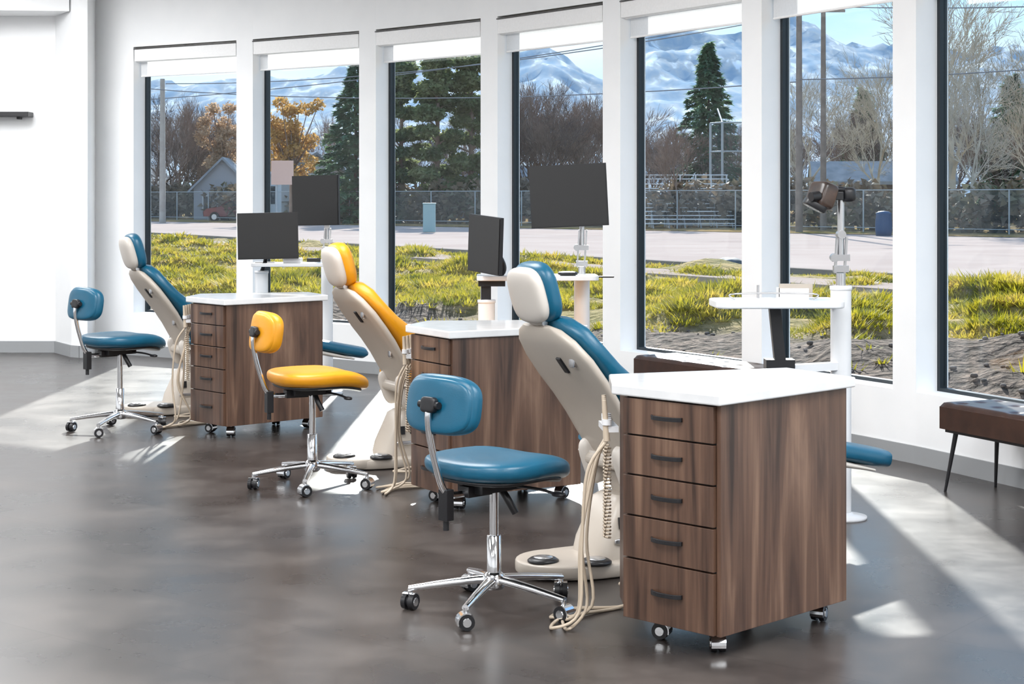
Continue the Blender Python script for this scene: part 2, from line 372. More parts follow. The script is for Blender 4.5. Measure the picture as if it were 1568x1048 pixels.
# ---------------------------------------------------------------- dental chairs
def dchair(loc,e,mat):
    ang=math.atan2(e[1],e[0]); E=empty('dental_chair',(loc[0],loc[1],0),ang)
    b=MB(); b.pad((.05,0,.03),(.28,.20,.030),.25,.75,0); b.pad((-.10,0,.035),(.18,.18,.03),.3,1,0); b.obj('base_plate',[M_shell],E)
    b=MB()
    for x,y in((-.20,-.04),(-.03,-.16)):
        b.lathe((x,y,.062),[(.0,0),(.062,0),(.062,.008),(.05,.016),(0,.017)],24,0); b.lathe((x,y,.079),[(.0,0),(.04,0),(.035,.004),(0,.005)],20,1)
    b.obj('foot_controls',[M_black,M_steel],E)
    b=MB(); S=[(.12,.055,.11,.14),(.125,.12,.10,.135),(.145,.20,.085,.12),(.165,.28,.07,.11),(.172,.30,.05,.08)]
    b.loft([((x,0,z),(0,hw,0),(hl,0,0)) for x,z,hl,hw in S],.45,28,0)
    b.obj('column_housing',[M_shell],E)
    b=MB()
    for k in(-1,1): b.box((.140+.03*k,-.125,.20),(.025,.014,.045),0,RX(-.1))
    b.pad((.12,-.137,.13),(.05,.008,.012),.5,.6,1)
    b.obj('column_sockets',[M_black,M_steel],E)
    b=MB(); b.box((.25,0,.36),(.18,.14,.12),0,RY(-.3)); b.box((.36,0,.43),(.56,.30,.05)); b.obj('lift_link',[M_shell],E,bevel=.02)
    path=[(.10,.505,.20),(.20,.49,.25),(.35,.485,.27),(.55,.50,.27),(.72,.51,.25),(.85,.49,.225),(1.0,.455,.215),(1.2,.41,.205),(1.36,.375,.20),(1.44,.36,.185),(1.48,.35,.13)]
    def mk(path,t,off,mi,mb):
        secs=[]
        for k,(x,z,hw) in enumerate(path):
            x0,z0,_=path[max(k-1,0)]; x1,z1,_=path[min(k+1,len(path)-1)]
            d=V((x1-x0,0,z1-z0)).normalized(); n=V((-d.z,0,d.x))
            tt=t*(.45 if k in(0,len(path)-1) else 1)
            secs.append((V((x,0,z))+n*off,(0,hw,0),n*tt))
        mb.loft(secs,.55,32,mi)
    b=MB(); mk(path,.042,0,0,b); b.obj('seat_cushion',[mat],E)
    b=MB(); mk([(x,z,hw*.94) for x,z,hw in path[:-2]],.018,-.052,0,b); b.obj('seat_shell',[M_shellL],E)
    bp=[(.17,.43,.13),(.145,.49,.175),(.115,.56,.205),(.08,.63,.225),(.03,.71,.245),(-.03,.79,.26),(-.09,.87,.255),(-.145,.94,.22),(-.175,.98,.165),(-.19,1.0,.11)]
    def mk2(path,ts,offs,mi,mb,wk=1.0):
        secs=[]
        for k,(x,z,hw) in enumerate(path):
            x0,z0,_=path[max(k-1,0)]; x1,z1,_=path[min(k+1,len(path)-1)]
            d=V((x1-x0,0,z1-z0)).normalized(); n=V((d.z,0,-d.x))
            secs.append((V((x,0,z))+n*offs[k],(0,hw*wk,0),n*ts[k]))
        mb.loft(secs,.6,36,mi)
    b=MB(); mk2(bp,[.012,.026,.030,.030,.030,.030,.030,.028,.024,.010],[-.02]*10,0,b); b.obj('back_shell',[M_shell],E)
    b=MB(); mk2(bp,[.015,.06,.080,.080,.068,.052,.045,.045,.040,.015],[.03,.06,.083,.083,.066,.048,.041,.042,.036,.03],0,b,1.0); b.obj('back_cushion',[mat],E)
    b=MB()
    d=V((-.06,0,.08)).normalized(); n=V((d.z,0,-d.x))
    for z0,x0 in((.88,-.10),(.66,.06)):
        c=V((x0,-.16,z0))-n*.045; b.pad(c,(.010,.022,.022),.5,.7,0)
    b.obj('shell_screws',[M_steel],E)
    b=MB(); c=V((-.085,-.07,.865))-n*.053; b.box(c,(.012,.035,.075),0,RY(math.atan2(d.x,d.z))); b.obj('release_slot',[M_black],E,bevel=.004)
    b=MB(); b.pad((.14,-.13,.42),(.06,.035,.10),.6,.8,0,RY(-.35)); b.pad((.14,.13,.42),(.06,.035,.10),.6,.8,0,RY(-.35)); b.obj('hinge_arms',[M_shellL],E)
    dh=V((-.28,0,1)).normalized(); nh=V((dh.z,0,-dh.x)); hc=V((-.225,0,1.115))
    Rh=Matrix(((nh.x,0,dh.x),(0,1,0),(nh.z,0,dh.z)))
    b=MB(); b.pad(hc-nh*.022,(.038,.125,.112),.62,.75,0,Rh); b.obj('headrest_shell',[M_shellL],E)
    b=MB(); b.pad(hc+nh*.026,(.050,.135,.122),.62,.8,0,Rh); b.obj('headrest_cushion',[mat],E)
    b=MB(); b.box((-.185,0,.995),(.018,.07,.14),0,RY(-.3)); b.pad((-.205,0,1.01),(.022,.05,.022),.6,.8,1); b.cyl((-.20,-.055,1.0),(-.20,.055,1.0),.012,n=14,mi=0); b.obj('headrest_bar',[M_steel,M_shell],E)
    b=MB(); b.tube([(.22,-.12,.36),(.24,-.2,.2),(.18,-.24,.04),(.05,-.28,.012),(-.02,-.33,.012),(.1,-.38,.012),(.24,-.3,.012)],.007,8); b.tube([(.25,-.10,.38),(.30,-.17,.22),(.25,-.22,.03),(.12,-.25,.012),(.2,-.33,.012)],.006,8); b.obj('base_hoses',[M_cream],E)
    return E
dchair((.28,6.80),(.88,.47),M_teal)
dchair((-.76,9.47),(.90,.43),M_yel)
dchair((-2.41,11.75),(.88,.47),M_teal)

# ---------------------------------------------------------------- monitors/units
def monitor(mb,c,w_,h_,rz,tilt=0,roll=0):
    R=RZ(rz)@RX(tilt)@RY(roll); c=V(c)
    mb.box(c,(w_,.022,h_),1,R)
    mb.box(c+R@V((0,-.013,0)),(w_-.012,.005,h_-.014),0,R)
    mb.box(c+R@V((0,.03,-.01)),(w_*.6,.04,h_*.55),1,R)
    mb.box(c+R@V((0,.058,-.02)),(.11,.015,.11),2,R)
    return c+R@V((0,.065,-.02))
def tray(mb,poly,z,t=.028,mi=0): mb.prism(poly,z-t,z,mi)
def rrect(cx,cy,w_,d_,r,ang):
    pts=[]
    for sx,sy,a0 in((1,1,0),(-1,1,90),(-1,-1,180),(1,-1,270)):
        for k in range(7):
            a=math.radians(a0+15*k); pts.append(V((sx*(w_/2-r)+r*math.cos(a),sy*(d_/2-r)+r*math.sin(a))))
    c,s_=math.cos(ang),math.sin(ang)
    return [V((cx+p.x*c-p.y*s_,cy+p.x*s_+p.y*c)) for p in pts]
def post(mb,x,y,z,r=.048,mi=0):
    mb.cyl((x,y,0),(x,y,z),r,n=28,mi=mi); mb.lathe((x,y,0),[(.0,0),(.12,0),(.12,.012),(.06,.02),(.05,.03)],28,mi)
    mb.lathe((x,y,z),[(r,0),(r*1.08,.003),(r*1.08,.02),(0,.024)],24,mi)
def linkage(mb,x,y,z0,z1,mi=2):
    mb.cyl((x,y,z0),(x,y,z0+.06),.022,n=16,mi=mi)
    dz=z1-z0
    for dx in(-.022,.022): mb.box((x+dx,y,z0+.06+dz*.35),(.010,.02,dz*.7),mi,RY(.06))
    mb.box((x,y,z0+.08),(.07,.03,.03),mi); mb.box((x+.01,y,z0+dz*.55),(.06,.03,.03),mi); mb.cyl((x-.03,y-.02,z0+dz*.55),(x-.03,y+.02,z0+dz*.55),.02,n=14,mi=mi)
    mb.cyl((x,y,z0+dz*.5),(x,y,z1),.015,n=14,mi=mi); mb.cyl((x,y-.03,z1),(x,y+.03,z1),.02,n=14,mi=mi)
E=empty('dental_light_post_with_tray'); b=MB(); x,y=1.53,7.9
post(b,x,y,1.06); linkage(b,x,y,1.08,1.32); b.cyl((x,y,1.3),(x+.0,y,1.50),.016,n=14,mi=2)
b.pad((x+.035,y,1.505),(.035,.04,.035),.6,.8,1); b.tube([(x+.03,y,1.51),(x-.0,y-.02,1.53),(x-.06,y-.03,1.525)],.014,8,1)
b.obj('post_and_arm',[M_white,M_black,M_steel],E)
b=MB(); Rl=RZ(.35)@RY(.35)
b.pad((x-.095,y-.03,1.50),(.045,.08,.062),.35,.45,0,Rl); b.pad((x-.13,y-.05,1.455),(.055,.06,.018),.35,.5,1,RY(.5)); b.cyl((x-.12,y-.10,1.50),(x-.16,y-.12,1.495),.022,n=16,mi=1); b.box((x-.03,y-.02,1.50),(.07,.05,.04),1)
b.obj('lamp_head',[noisy('lamp_bronze',[(.014,.010,.009),(.085,.05,.036)],14,.3),M_black],E,bevel=.004)
b=MB(); tray(b,rrect(1.20,7.72,.58,.30,.05,.04),1.03,.035,0); b.obj('tray_top',[M_white],E,bevel=.008)
b=MB(); b.box((1.28,7.75,1.055),(.13,.12,.05),0); b.box((1.29,7.72,1.07),(.15,.02,.06),3); b.tube([(1.0,7.62,1.035),(1.0,7.62,1.06),(1.35,7.62,1.06),(1.35,7.62,1.035)],.004,6,2); b.cyl((1.13,7.8,1.03),(1.13,7.8,1.09),.006,n=8,mi=2)
b.cyl((1.20,7.7,1.0),(1.20,7.7,.99),.05,n=16,mi=1)
b.box((1.205,7.72,.87),(.05,.045,.26),1,RY(-.10)); b.box((1.19,7.72,.87),(.012,.03,.24),2,RY(-.10)); b.box((1.215,7.72,.735),(.13,.09,.045),1); b.box((1.37,7.81,.71),(.36,.05,.035),0,RZ(.5))
b.box((1.47,7.86,1.0),(.16,.05,.03),0,RZ(.6))
b.obj('tray_support',[M_white,M_black,M_steel,M_shell],E)
E=empty('monitor_post_with_tray'); b=MB(); post(b,.424,10.3,.99,.048,3); linkage(b,.424,10.3,1.01,1.33); q=monitor(b,(.341,10.2,1.5),.465,.375,-.10,0,-.05); b.tube([(.424,10.3,1.33),(.40,10.3,1.42),q],.016,8,2)
b.obj('post_and_screen',[M_screen,M_black,M_steel,M_white],E)
b=MB(); post(b,-.152,10.12,.86,.05,1); b.box((-.155,10.12,.93),(.06,.05,.10),0); b.box((-.12,10.08,.98),(.16,.04,.035),0); b.tube([(-.12,10.08,.99),(-.05,10.05,1.05),(-.06,10.02,1.12),(-.12,10.0,1.2)],.014,8,0)
b.obj('side_post',[M_black,M_white],E)
b=MB(); q=monitor(b,(-.155,9.93,1.215),.36,.335,-1.02,0,.06); b.obj('side_screen',[M_screen,M_black,M_steel],E)
b=MB(); b.prism(rrect(.15,10.12,.72,.30,.04,.02),1.0,1.028); b.box((.17,10.08,1.05),(.11,.10,.045)); b.pad((.33,10.05,1.04),(.06,.05,.012),.6,.7,1); b.box((.55,10.15,1.015),(.12,.02,.01),1); b.obj('tray_top',[M_white,M_black],E,bevel=.004)
E=empty('monitor_post_with_tray'); b=MB(); post(b,-1.836,12.45,.93,.048,3); q=monitor(b,(-1.765,12.28,1.21),.435,.335,.10,0,-.02); b.box((-1.80,12.38,1.0),(.14,.05,.03),1); b.tube([(-1.836,12.45,.94),(-1.80,12.4,1.03),q],.016,8,1)
post(b,-1.40,12.85,1.0,.045,3); linkage(b,-1.40,12.85,1.02,1.27); q=monitor(b,(-1.472,12.75,1.465),.40,.375,-.42,0,-.02); b.tube([(-1.40,12.85,1.27),(-1.42,12.84,1.36),q],.015,8,2)
b.obj('posts_and_screens',[M_screen,M_black,M_steel,M_white],E)
b=MB(); b.prism(rrect(-1.62,12.45,.56,.30,.04,.05),.985,1.01); b.box((-1.60,12.40,1.028),(.13,.12,.035)); b.box((-1.45,12.42,1.03),(.1,.02,.03),1); b.obj('tray_top',[M_white,M_black],E,bevel=.004)

# ---------------------------------------------------------------- benches
def bench(loc,d,ln=1.2,dp=.36):
    ang=math.atan2(d[1],d[0]); E=empty('tufted_bench',(loc[0],loc[1],0),ang)
    b=MB(); nx,ny=72,24; vs=[];fs=[]
    def top(x,y):
        ex=min(x,ln-x); ey=min(y,dp-y); e=min(ex,ey); r=.03
        z=.455-(r-math.sqrt(max(0,r*r-(r-min(e,r))**2)))*.9
        for k in range(6):
            for j in range(3 if k%2==0 else 2):
                bx=ln*(k+.5)/6; by=dp*((j+.5)/3 if k%2==0 else (j+1)/3)
                q=((x-bx)**2+(y-by)**2)/(.026**2); z-=.016*math.exp(-q)
        return z
    for i in range(nx+1):
        for j in range(ny+1):
            x=ln*i/nx; y=dp*j/ny; vs.append((x,y,top(x,y)))
    for i in range(nx):
        for j in range(ny):
            a=i*(ny+1)+j; fs.append((a,a+ny+1,a+ny+2,a+1))
    b.add(vs,fs,0,True)
    b.box((ln/2,dp/2,.375),(ln,dp,.112)); b.box((ln/2,dp/2,.312),(ln-.04,dp-.04,.02),1)
    b.obj('seat',[M_leather,M_black],E,recalc=False)
    b=MB()
    for x,sx in((.07,-1),(ln-.07,1)):
        for y,sy in((.05,-1),(dp-.05,1)): b.cyl((x,y,.31),(x+sx*.05,y+sy*.03,0),.013,.007,10)
    b.obj('legs',[M_black],E)
bench((2.17,8.62),(.407,-.914)); bench((.80,11.16),(.53,-.845))

# ---------------------------------------------------------------- OUTSIDE
def wall_dist(x,y):
    p=V((x,y)); best=1e9; sg=1
    for i in range(NS):
        a=P[i]; t=(p-a).dot(U[i]); t2=t
        if i>0: t2=max(0,t2)
        t2=min(t2,(P[i+1]-a).length) if i<NS-1 else t2
        q=a+U[i]*t2; d=(p-q).length
        if d<best: best=d; sg=1 if (p-q).dot(NN[i])>0 else -1
    return best*sg
def road_near(x,y): return (9.5-.605*(y-31.5))-x
gz=-.22
def gh(x,y):
    d=wall_dist(x,y)
    if d<.4: return gz-.1
    k=min(1,(d-.4)/4)
    k*=min(1,max(0,(road_near(x,y))/5+.1))
    mound=max(0,noise.noise((x*.6,y*.6,3)))*.42
    bank=.12*min(1,max(0,(d-4)/4))
    return gz+k*(.14*noise.noise((x*.22,y*.22,0))+mound+bank+.10*noise.noise((x*1.3,y*1.3,3))+.05*noise.noise((x*3.1,y*3.1,9))+.0)
mt=bpy.data.materials.new('verge_ground'); mt.use_nodes=True
b_=mt.node_tree.nodes['Principled BSDF']; b_.inputs['Roughness'].default_value=.95; b_.inputs['Specular IOR Level'].default_value=.1
at=N(mt,'ShaderNodeAttribute',attribute_name='gmask'); tc=N(mt,'ShaderNodeTexCoord')
n1=N(mt,'ShaderNodeTexNoise'); n1.inputs['Scale'].default_value=9; n1.inputs['Detail'].default_value=6; L(mt,tc.outputs['Object'],n1.inputs['Vector'])
c1=N(mt,'ShaderNodeValToRGB'); c1.color_ramp.elements[0].position=.38; c1.color_ramp.elements[0].color=(.036,.026,.020,1); c1.color_ramp.elements[1].position=.7; c1.color_ramp.elements[1].color=(.20,.145,.112,1)
n2=N(mt,'ShaderNodeTexNoise'); n2.inputs['Scale'].default_value=1.4; n2.inputs['Detail'].default_value=8; L(mt,tc.outputs['Object'],n2.inputs['Vector'])
c2=N(mt,'ShaderNodeValToRGB'); c2.color_ramp.elements[0].position=.35; c2.color_ramp.elements[0].color=(.13,.11,.022,1); c2.color_ramp.elements[1].position=.65; c2.color_ramp.elements[1].color=(.36,.25,.09,1)
mx=N(mt,'ShaderNodeMixRGB'); L(mt,at.outputs['Fac'],mx.inputs[0]); L(mt,n1.outputs['Fac'],c1.inputs[0]); L(mt,n2.outputs['Fac'],c2.inputs[0]); L(mt,c1.outputs[0],mx.inputs[1]); L(mt,c2.outputs[0],mx.inputs[2]); L(mt,mx.outputs[0],b_.inputs['Base Color'])
bp=N(mt,'ShaderNodeBump'); bp.inputs['Strength'].default_value=1; bp.inputs['Distance'].default_value=.12; L(mt,n1.outputs['Fac'],bp.inputs['Height']); L(mt,bp.outputs[0],b_.inputs['Normal'])
def gmask(x,y):
    d=wall_dist(x,y)+3.0*noise.noise((x*.35,y*.35,5))
    return max(0,min(1,(d-6.2)/1.6))
vs=[];fs=[];mk_=[]
xs=[-30+.3*i for i in range(160)]; ys=[3+.3*i for i in range(245)]
for x in xs:
    for y in ys: vs.append((x,y,gh(x,y))); mk_.append(gmask(x,y))
ny=len(ys)
for i in range(len(xs)-1):
    for j in range(ny-1):
        x,y=xs[i],ys[j]
        if wall_dist(x,y)<.0 or road_near(x,y)<-1.5: continue
        a=i*ny+j; fs.append((a,a+ny,a+ny+1,a+1))
m=MB(); m.add(vs,fs,0,True); o=m.obj('grass_verge_ground',[mt],recalc=False)
att=o.data.attributes.new('gmask','FLOAT','POINT'); att.data.foreach_set('value',mk_)
M_field=matte(noisy('field_dry_grass',[(.13,.11,.06),(.24,.19,.12)],.15,.9,detail=8))
m=MB(); m.add([(-2500,-200,gz-.35),(2500,-200,gz-.35),(2500,2500,gz-.35),(-2500,2500,gz-.35)],[(0,1,2,3)]); m.obj('ground_outside',[M_field])
M_road=matte(noisy('road_concrete',[(.37,.30,.27),(.43,.36,.325)],.35,.9,detail=8,stretch=(1,1,1)))
m=MB(); k=.605
nearL=[(9.5+.605*60,31.5-60),(9.5,31.5),(-15.6,73),(9.5-.605*220,31.5+220)]
farL=[(130,-40),(20,67),(-23,109),(-150,232)]
m.add([(x,y,gz+.07) for x,y in nearL]+[(x,y,gz+.07) for x,y in farL],[(0,4,5,1),(1,5,6,2),(2,6,7,3)]); m.obj('road',[M_road])
m=MB()
for (a,b2) in zip(nearL,nearL[1:]): m.prism([a,b2,(b2[0]+.25,b2[1]+.1),(a[0]+.25,a[1]+.1)],gz-.2,gz+.14)
m.obj('road_kerb',[matte(noisy('kerb_concrete',[(.22,.19,.17),(.28,.25,.22)],2,.8))])
m=MB()
for (a,b2) in zip(nearL,nearL[1:]): m.prism([(a[0]-4.6,a[1]-2.8),(b2[0]-4.6,b2[1]-2.8),(b2[0]-3.4,b2[1]-2.1),(a[0]-3.4,a[1]-2.1)],gz-.2,gz+.24)
m.obj('sidewalk',[matte(noisy('sidewalk_concrete',[(.34,.27,.23),(.41,.33,.29)],1,.85))])
M_fv=matte(noisy('far_verge',[(.20,.135,.05),(.31,.22,.12),(.13,.13,.035)],.3,.9,detail=6))
m=MB(); m.add([(x,y,gz+.09) for x,y in farL]+[(x+6,y+6,gz+.2) for x,y in farL]+[(x+60,y+60,gz+.25) for x,y in farL],[(0,4,5,1),(1,5,6,2),(2,6,7,3),(4,8,9,5),(5,9,10,6),(6,10,11,7)]); m.obj('far_verge_ground',[M_fv])
M_grass=leafmat('grass_blades',[(.11,.13,.010),(.40,.34,.022),(.58,.41,.09)],1.5,.45)
m=MB(); rnd=random.Random(3); cnt=0
tv=[];tf=[]
while cnt<18000:
    y=rnd.uniform(13,62); x=rnd.uniform(-.27*y-1,.34*y+1)
    if wall_dist(x,y)<1 or road_near(x,y)<.5: continue
    if y>34 and rnd.random()>.5: continue
    gm=gmask(x,y)
    if rnd.random()>gm*.988+.010: continue
    pn=noise.noise((x*.6,y*.6,3))+.4*noise.noise((x*2,y*2,8))
    if pn<-.14 : continue
    rn=road_near(x,y)
    if 2.2<rn*.855<4.4: continue
    cnt+=1; z=gh(x,y)-.02; s=rnd.uniform(.6,1.2)*(.75+1.0*max(0,pn))
    for k in range(14):
        a=rnd.uniform(0,6.283); r=rnd.uniform(0,.14)*s; lean=rnd.uniform(.04,.18)*s; h=rnd.uniform(.04,.15)*s; wd=.005+.0005*y
        cx=x+r*math.cos(a); cy=y+r*math.sin(a); pa=a+1.57
        o_=len(tv); tv+= [(cx-wd*math.cos(pa),cy-wd*math.sin(pa),z),(cx+wd*math.cos(pa),cy+wd*math.sin(pa),z),(cx+lean*math.cos(a),cy+lean*math.sin(a),z+h)]
        tf.append((o_,o_+1,o_+2))
m.add(tv,tf); m.obj('grass_tufts',[M_grass],recalc=False)
m=MB()
for k in range(900):
    y=rnd.uniform(10,24); x=rnd.uniform(-.3*y,.34*y); d=wall_dist(x,y)
    if d<1.0 or d>7: continue
    s=rnd.uniform(.012,.04); m.pad((x,y,gh(x,y)+s*.2),(s,s*rnd.uniform(.6,1),s*.6),.8,.9,0,RZ(rnd.uniform(0,3)),None,7,5)
m.obj('gravel_stones',[noisy('stone',[(.05,.04,.034),(.17,.13,.11)],6,.9)])
m=MB()
for x,y,s in((4.75,37,.36),(5.2,37.2,.3),(4.4,37.1,.24)): m.pad((x,y,gz+.15),(s,s*.8,s*.62),.8,.9,0,RZ(x),lambda p:p*(1+.3*noise.noise(p*4)),16,10)
m.obj('boulder_pile',[noisy('dark_rock',[(.02,.035,.045),(.09,.12,.15)],5,.8)])

# mountains
HX=[(-2200,100),(-900,110),(-382,122),(-218,130),(-107,143),(-35,140),(30,158),(95,128),(141,178),(233,170),(272,186),(370,165),(435,160),(513,158),(900,150),(2200,110)]
def ridge(x):
    for (a,ha),(b2,hb) in zip(HX,HX[1:]):
        if a<=x<=b2:
            t=(x-a)/(b2-a); t=t*t*(3-2*t); return ha+(hb-ha)*t
    return 110
vs=[];fs=[];nx=420;nr=70
for i in range(nx+1):
    x=-1300+2600*i/nx
    for j in range(nr+1):
        t=j/nr; y=900+800*t; X=x*y/1700
        fr=0;am=1;fq=.008
        for o_ in range(5):
            fr+=am*(1-2*abs(noise.noise((X*fq,y*fq*.6,o_*7+1)))); am*=.55; fq*=2.1
        h=ridge(x)*(t**.8)*(.82+.085*fr)*(y/1700)
        vs.append((X,y,h-1))
for i in range(nx):
    for j in range(nr):
        a=i*(nr+1)+j; fs.append((a,a+nr+1,a+nr+2,a+1))
mm=matte(noisy('hazed_mountain_slopes',[(.27,.36,.45),(.36,.42,.48),(.43,.46,.48),(.66,.71,.76)],.045,.95,stretch=(1.5,.5,1.0),detail=12,pos=[.34,.49,.57,.66],distort=.5))  # distance haze painted into the slope colours, bluish and paled; lightest stop is snow
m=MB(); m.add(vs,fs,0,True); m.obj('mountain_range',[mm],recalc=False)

# trees
def bare_mesh(name,seed,mat,H=9,levels=6,spread=.55):
    r=random.Random(seed); m=MB(); vs=[];fs=[]
    def seg(a,b2,ra,rb):
        x,y=m.frame(b2-a); o=len(vs)
        for c,q in((a,ra),(b2,rb)):
            for i in range(3): an=2.0944*i; vs.append(tuple(c+x*(q*math.cos(an))+y*(q*math.sin(an))))
        for i in range(3): j=(i+1)%3; fs.append((o+i,o+j,o+3+j,o+3+i))
    def br(p,d,Ln,rad,lv):
        q=p; n=3 if lv>2 else 2; pts=[(p,rad)]
        for k in range(n):
            d=(d+V((r.uniform(-1,1),r.uniform(-1,1),r.uniform(-.4,.8)))*.16).normalized()
            q2=q+d*(Ln/n); r2=rad*(1-.45*(k+1)/n); seg(q,q2,pts[-1][1],r2); q=q2; pts.append((q,r2))
        if lv==0: return
        nc=r.choice([3,4]) if lv>1 else 4
        for k in range(nc):
            t=1 if k==0 else r.uniform(.35,1); idx=min(n,max(1,round(t*n))); bp,brd=pts[idx]
            x,y=m.frame(d); a=r.uniform(0,6.283); sp=r.uniform(.35,1)*spread*(.35 if k==0 else 1.25)
            nd=(d+(x*math.cos(a)+y*math.sin(a))*sp*1.3).normalized(); nd=(nd+V((0,0,.12))).normalized()
            br(bp,nd,Ln*r.uniform(.62,.85),max(brd*.68,.009),lv-1)
    br(V((0,0,0)),V((0,0,1)),H*.27,H*.020,levels)
    zmax=max(v[2] for v in vs); s=H/zmax
    m.add([(a*s,b2*s,c*s) for a,b2,c in vs],fs); me=m.obj(name,[mat],recalc=False); return me
M_bark=noisy('bark_brown',[(.17,.115,.088),(.30,.215,.165)],2,.9)
M_barkL=noisy('bark_pale',[(.33,.30,.24),(.52,.47,.39)],2,.9)
M_barkD=noisy('bark_dark',[(.085,.064,.056),(.17,.125,.105)],2,.9)
def put(o,x,y,s=1,rz=0,name=None):
    n=bpy.data.objects.new(name or o.name.split('.')[0],o.data); sc.collection.objects.link(n); n.location=(x,y,gz+.05); n.scale=(s,s,s); n.rotation_euler=(0,0,rz); return n
TB=[bare_mesh('bare_tree',11,M_bark,9,6,.55),bare_mesh('bare_tree',12,M_barkD,9,6,.6),bare_mesh('bare_tree',13,M_bark,9,6,.48)]
TL=bare_mesh('pale_bare_tree',21,M_barkL,9,6,.55)
rt=random.Random(5)
TB[0].location=(8.2,83.5,gz); TB[0].scale=(.62,)*3
TB[1].location=(-24,121,gz); TB[2].location=(2.0,101,gz); TB[2].scale=(.95,)*3
for px,Y,s,k in [(235,124,1.05,1),(262,118,.95,0),(285,126,1.0,1),(308,122,.9,2),(395,125,.9,1),(425,128,.9,0),
                 (800,103,1.0,0),(822,99,.92,1),(850,104,.98,2),(872,100,.9,0),(893,106,1.0,1),(915,98,.86,2),(935,100,.9,0),(780,108,1.0,1),
                 (995,101,.72,2),(1015,98,.7,0),(1060,96,.6,1),(1120,104,.66,2),(1150,100,.7,0),(965,104,.8,1),
                 (1200,96,.8,2),(1235,98,.7,0),(1290,101,.78,1),(1350,98,.85,2),(1375,100,.9,0),(1400,95,.9,1),
                 (1440,92,.85,2),(1470,96,.8,0),(1545,93,.8,1),(1590,90,.9,2),(1650,95,1,0),(640,112,.9,1),(560,112,.9,2),(500,124,.9,0),(350,132,.85,1),(180,126,1.0,2),(130,122,1,0),(715,110,.9,2),(590,116,.95,1),
                 (245,120,.9,2),(275,123,1.05,0),(320,127,.95,1),(812,101,.95,2),(838,102,1.0,0),(862,99,.95,2),(905,103,.9,0),(1000,104,.65,0),(1262,103,.7,0),(1325,97,.8,0),(1460,100,.9,1),(1500,98,.85,2)]:
    put(TB[k],(px-784)/2600*Y,Y,s,rt.uniform(0,6))
TL.location=(20.2,74,gz); TL.scale=(.92,)*3
put(TL,18.6,86,1.05,1.2); put(TL,14.6,84,.95,2.5); put(TL,20.6,80,1.45,4.0); put(TL,24.2,79,1.1,3.3)
def leaves(name,seed,clumps,n,size,mat,trunk=None,tm=None,flat=.5):
    r=random.Random(seed); vs=[];fs=[]
    for k in range(n):
        c,rad=clumps[r.randrange(len(clumps))]
        while True:
            p=V((r.uniform(-1,1),r.uniform(-1,1),r.uniform(-1,1)))
            if .3<p.length<=1: break
        p=V(c)+V((p.x*rad[0],p.y*rad[1],p.z*rad[2]))
        a=V((r.uniform(-1,1),r.uniform(-1,1),r.uniform(-1,1)*flat)).normalized()*size*r.uniform(.5,1.2); b2=a.cross(V((r.uniform(-1,1),r.uniform(-1,1),r.uniform(-1,1)))).normalized()*size*.45
        o=len(vs); vs+= [tuple(p-b2),tuple(p+b2),tuple(p+a)]; fs.append((o,o+1,o+2))
    m=MB(); m.add(vs,fs,0)
    if trunk:
        for a,b2,ra,rb in trunk: m.cyl(a,b2,ra,rb,8,1)
    return m.obj(name,[mat,tm or M_bark],recalc=False)
def conifer(name,seed,H,R,mat,n=9000,size=.5):
    r=random.Random(seed); vs=[];fs=[]
    nb=int(H*16); 
    for k in range(nb):
        t=(k+.5)/nb; z=H*(.06+.93*t); rad=R*(1-t)**.85*r.uniform(.65,1.12)+.12; a0=k*2.399+r.uniform(-.3,.3); d=V((math.cos(a0),math.sin(a0),0)); s_=V((-d.y,d.x,0))
        for q in range(int(n/nb*(.5+1.0*(1-t)))):
            u=r.uniform(.12,1)**.7; p=d*(rad*u)+V((0,0,z-.30*rad*u+.10*rad*u*u))+s_*(r.uniform(-.22,.22)*rad*(1.1-u))+V((0,0,r.uniform(-.12,.12)))
            out=(d*r.uniform(.4,1)+s_*r.uniform(-.8,.8)+V((0,0,r.uniform(-.7,.25)))).normalized()*size*r.uniform(.5,1.1); wv=out.cross(V((r.uniform(-.5,.5),r.uniform(-.5,.5),1))).normalized()*size*.28
            o=len(vs); vs+= [tuple(p-wv),tuple(p+wv),tuple(p+out)]; fs.append((o,o+1,o+2))
    m=MB(); m.add(vs,fs,0); m.cyl((0,0,0),(0,0,H*.95),H*.016,.02,8,1); return m.obj(name,[mat,M_barkD],recalc=False)
M_con=leafmat('spruce_needles',[(.05,.11,.075),(.11,.22,.12),(.18,.28,.13)],.8,.4)
M_pin=leafmat('pine_needles',[(.07,.105,.05),(.16,.20,.085),(.27,.28,.13)],.6,.45)
M_ora=leafmat('ochre_leaves',[(.42,.24,.06),(.60,.38,.13)],.6,.4)
M_tan=leafmat('tan_leaves',[(.38,.24,.14),(.54,.38,.24)],.6,.4)
c=conifer('spruce_tree',1,10.9,3.0,M_con,16000,.42); c.location=(11.7,101,gz)
c=conifer('spruce_tree',2,9.8,3.3,M_con,16000,.42); c.location=(-9.2,100,gz)
c=conifer('spruce_tree',4,8.6,2.8,M_con,12000,.45); c.location=(28.3,96,gz)
c=conifer('spruce_tree',5,8.0,2.3,M_con,9000,.45); c.location=(20.5,99,gz)
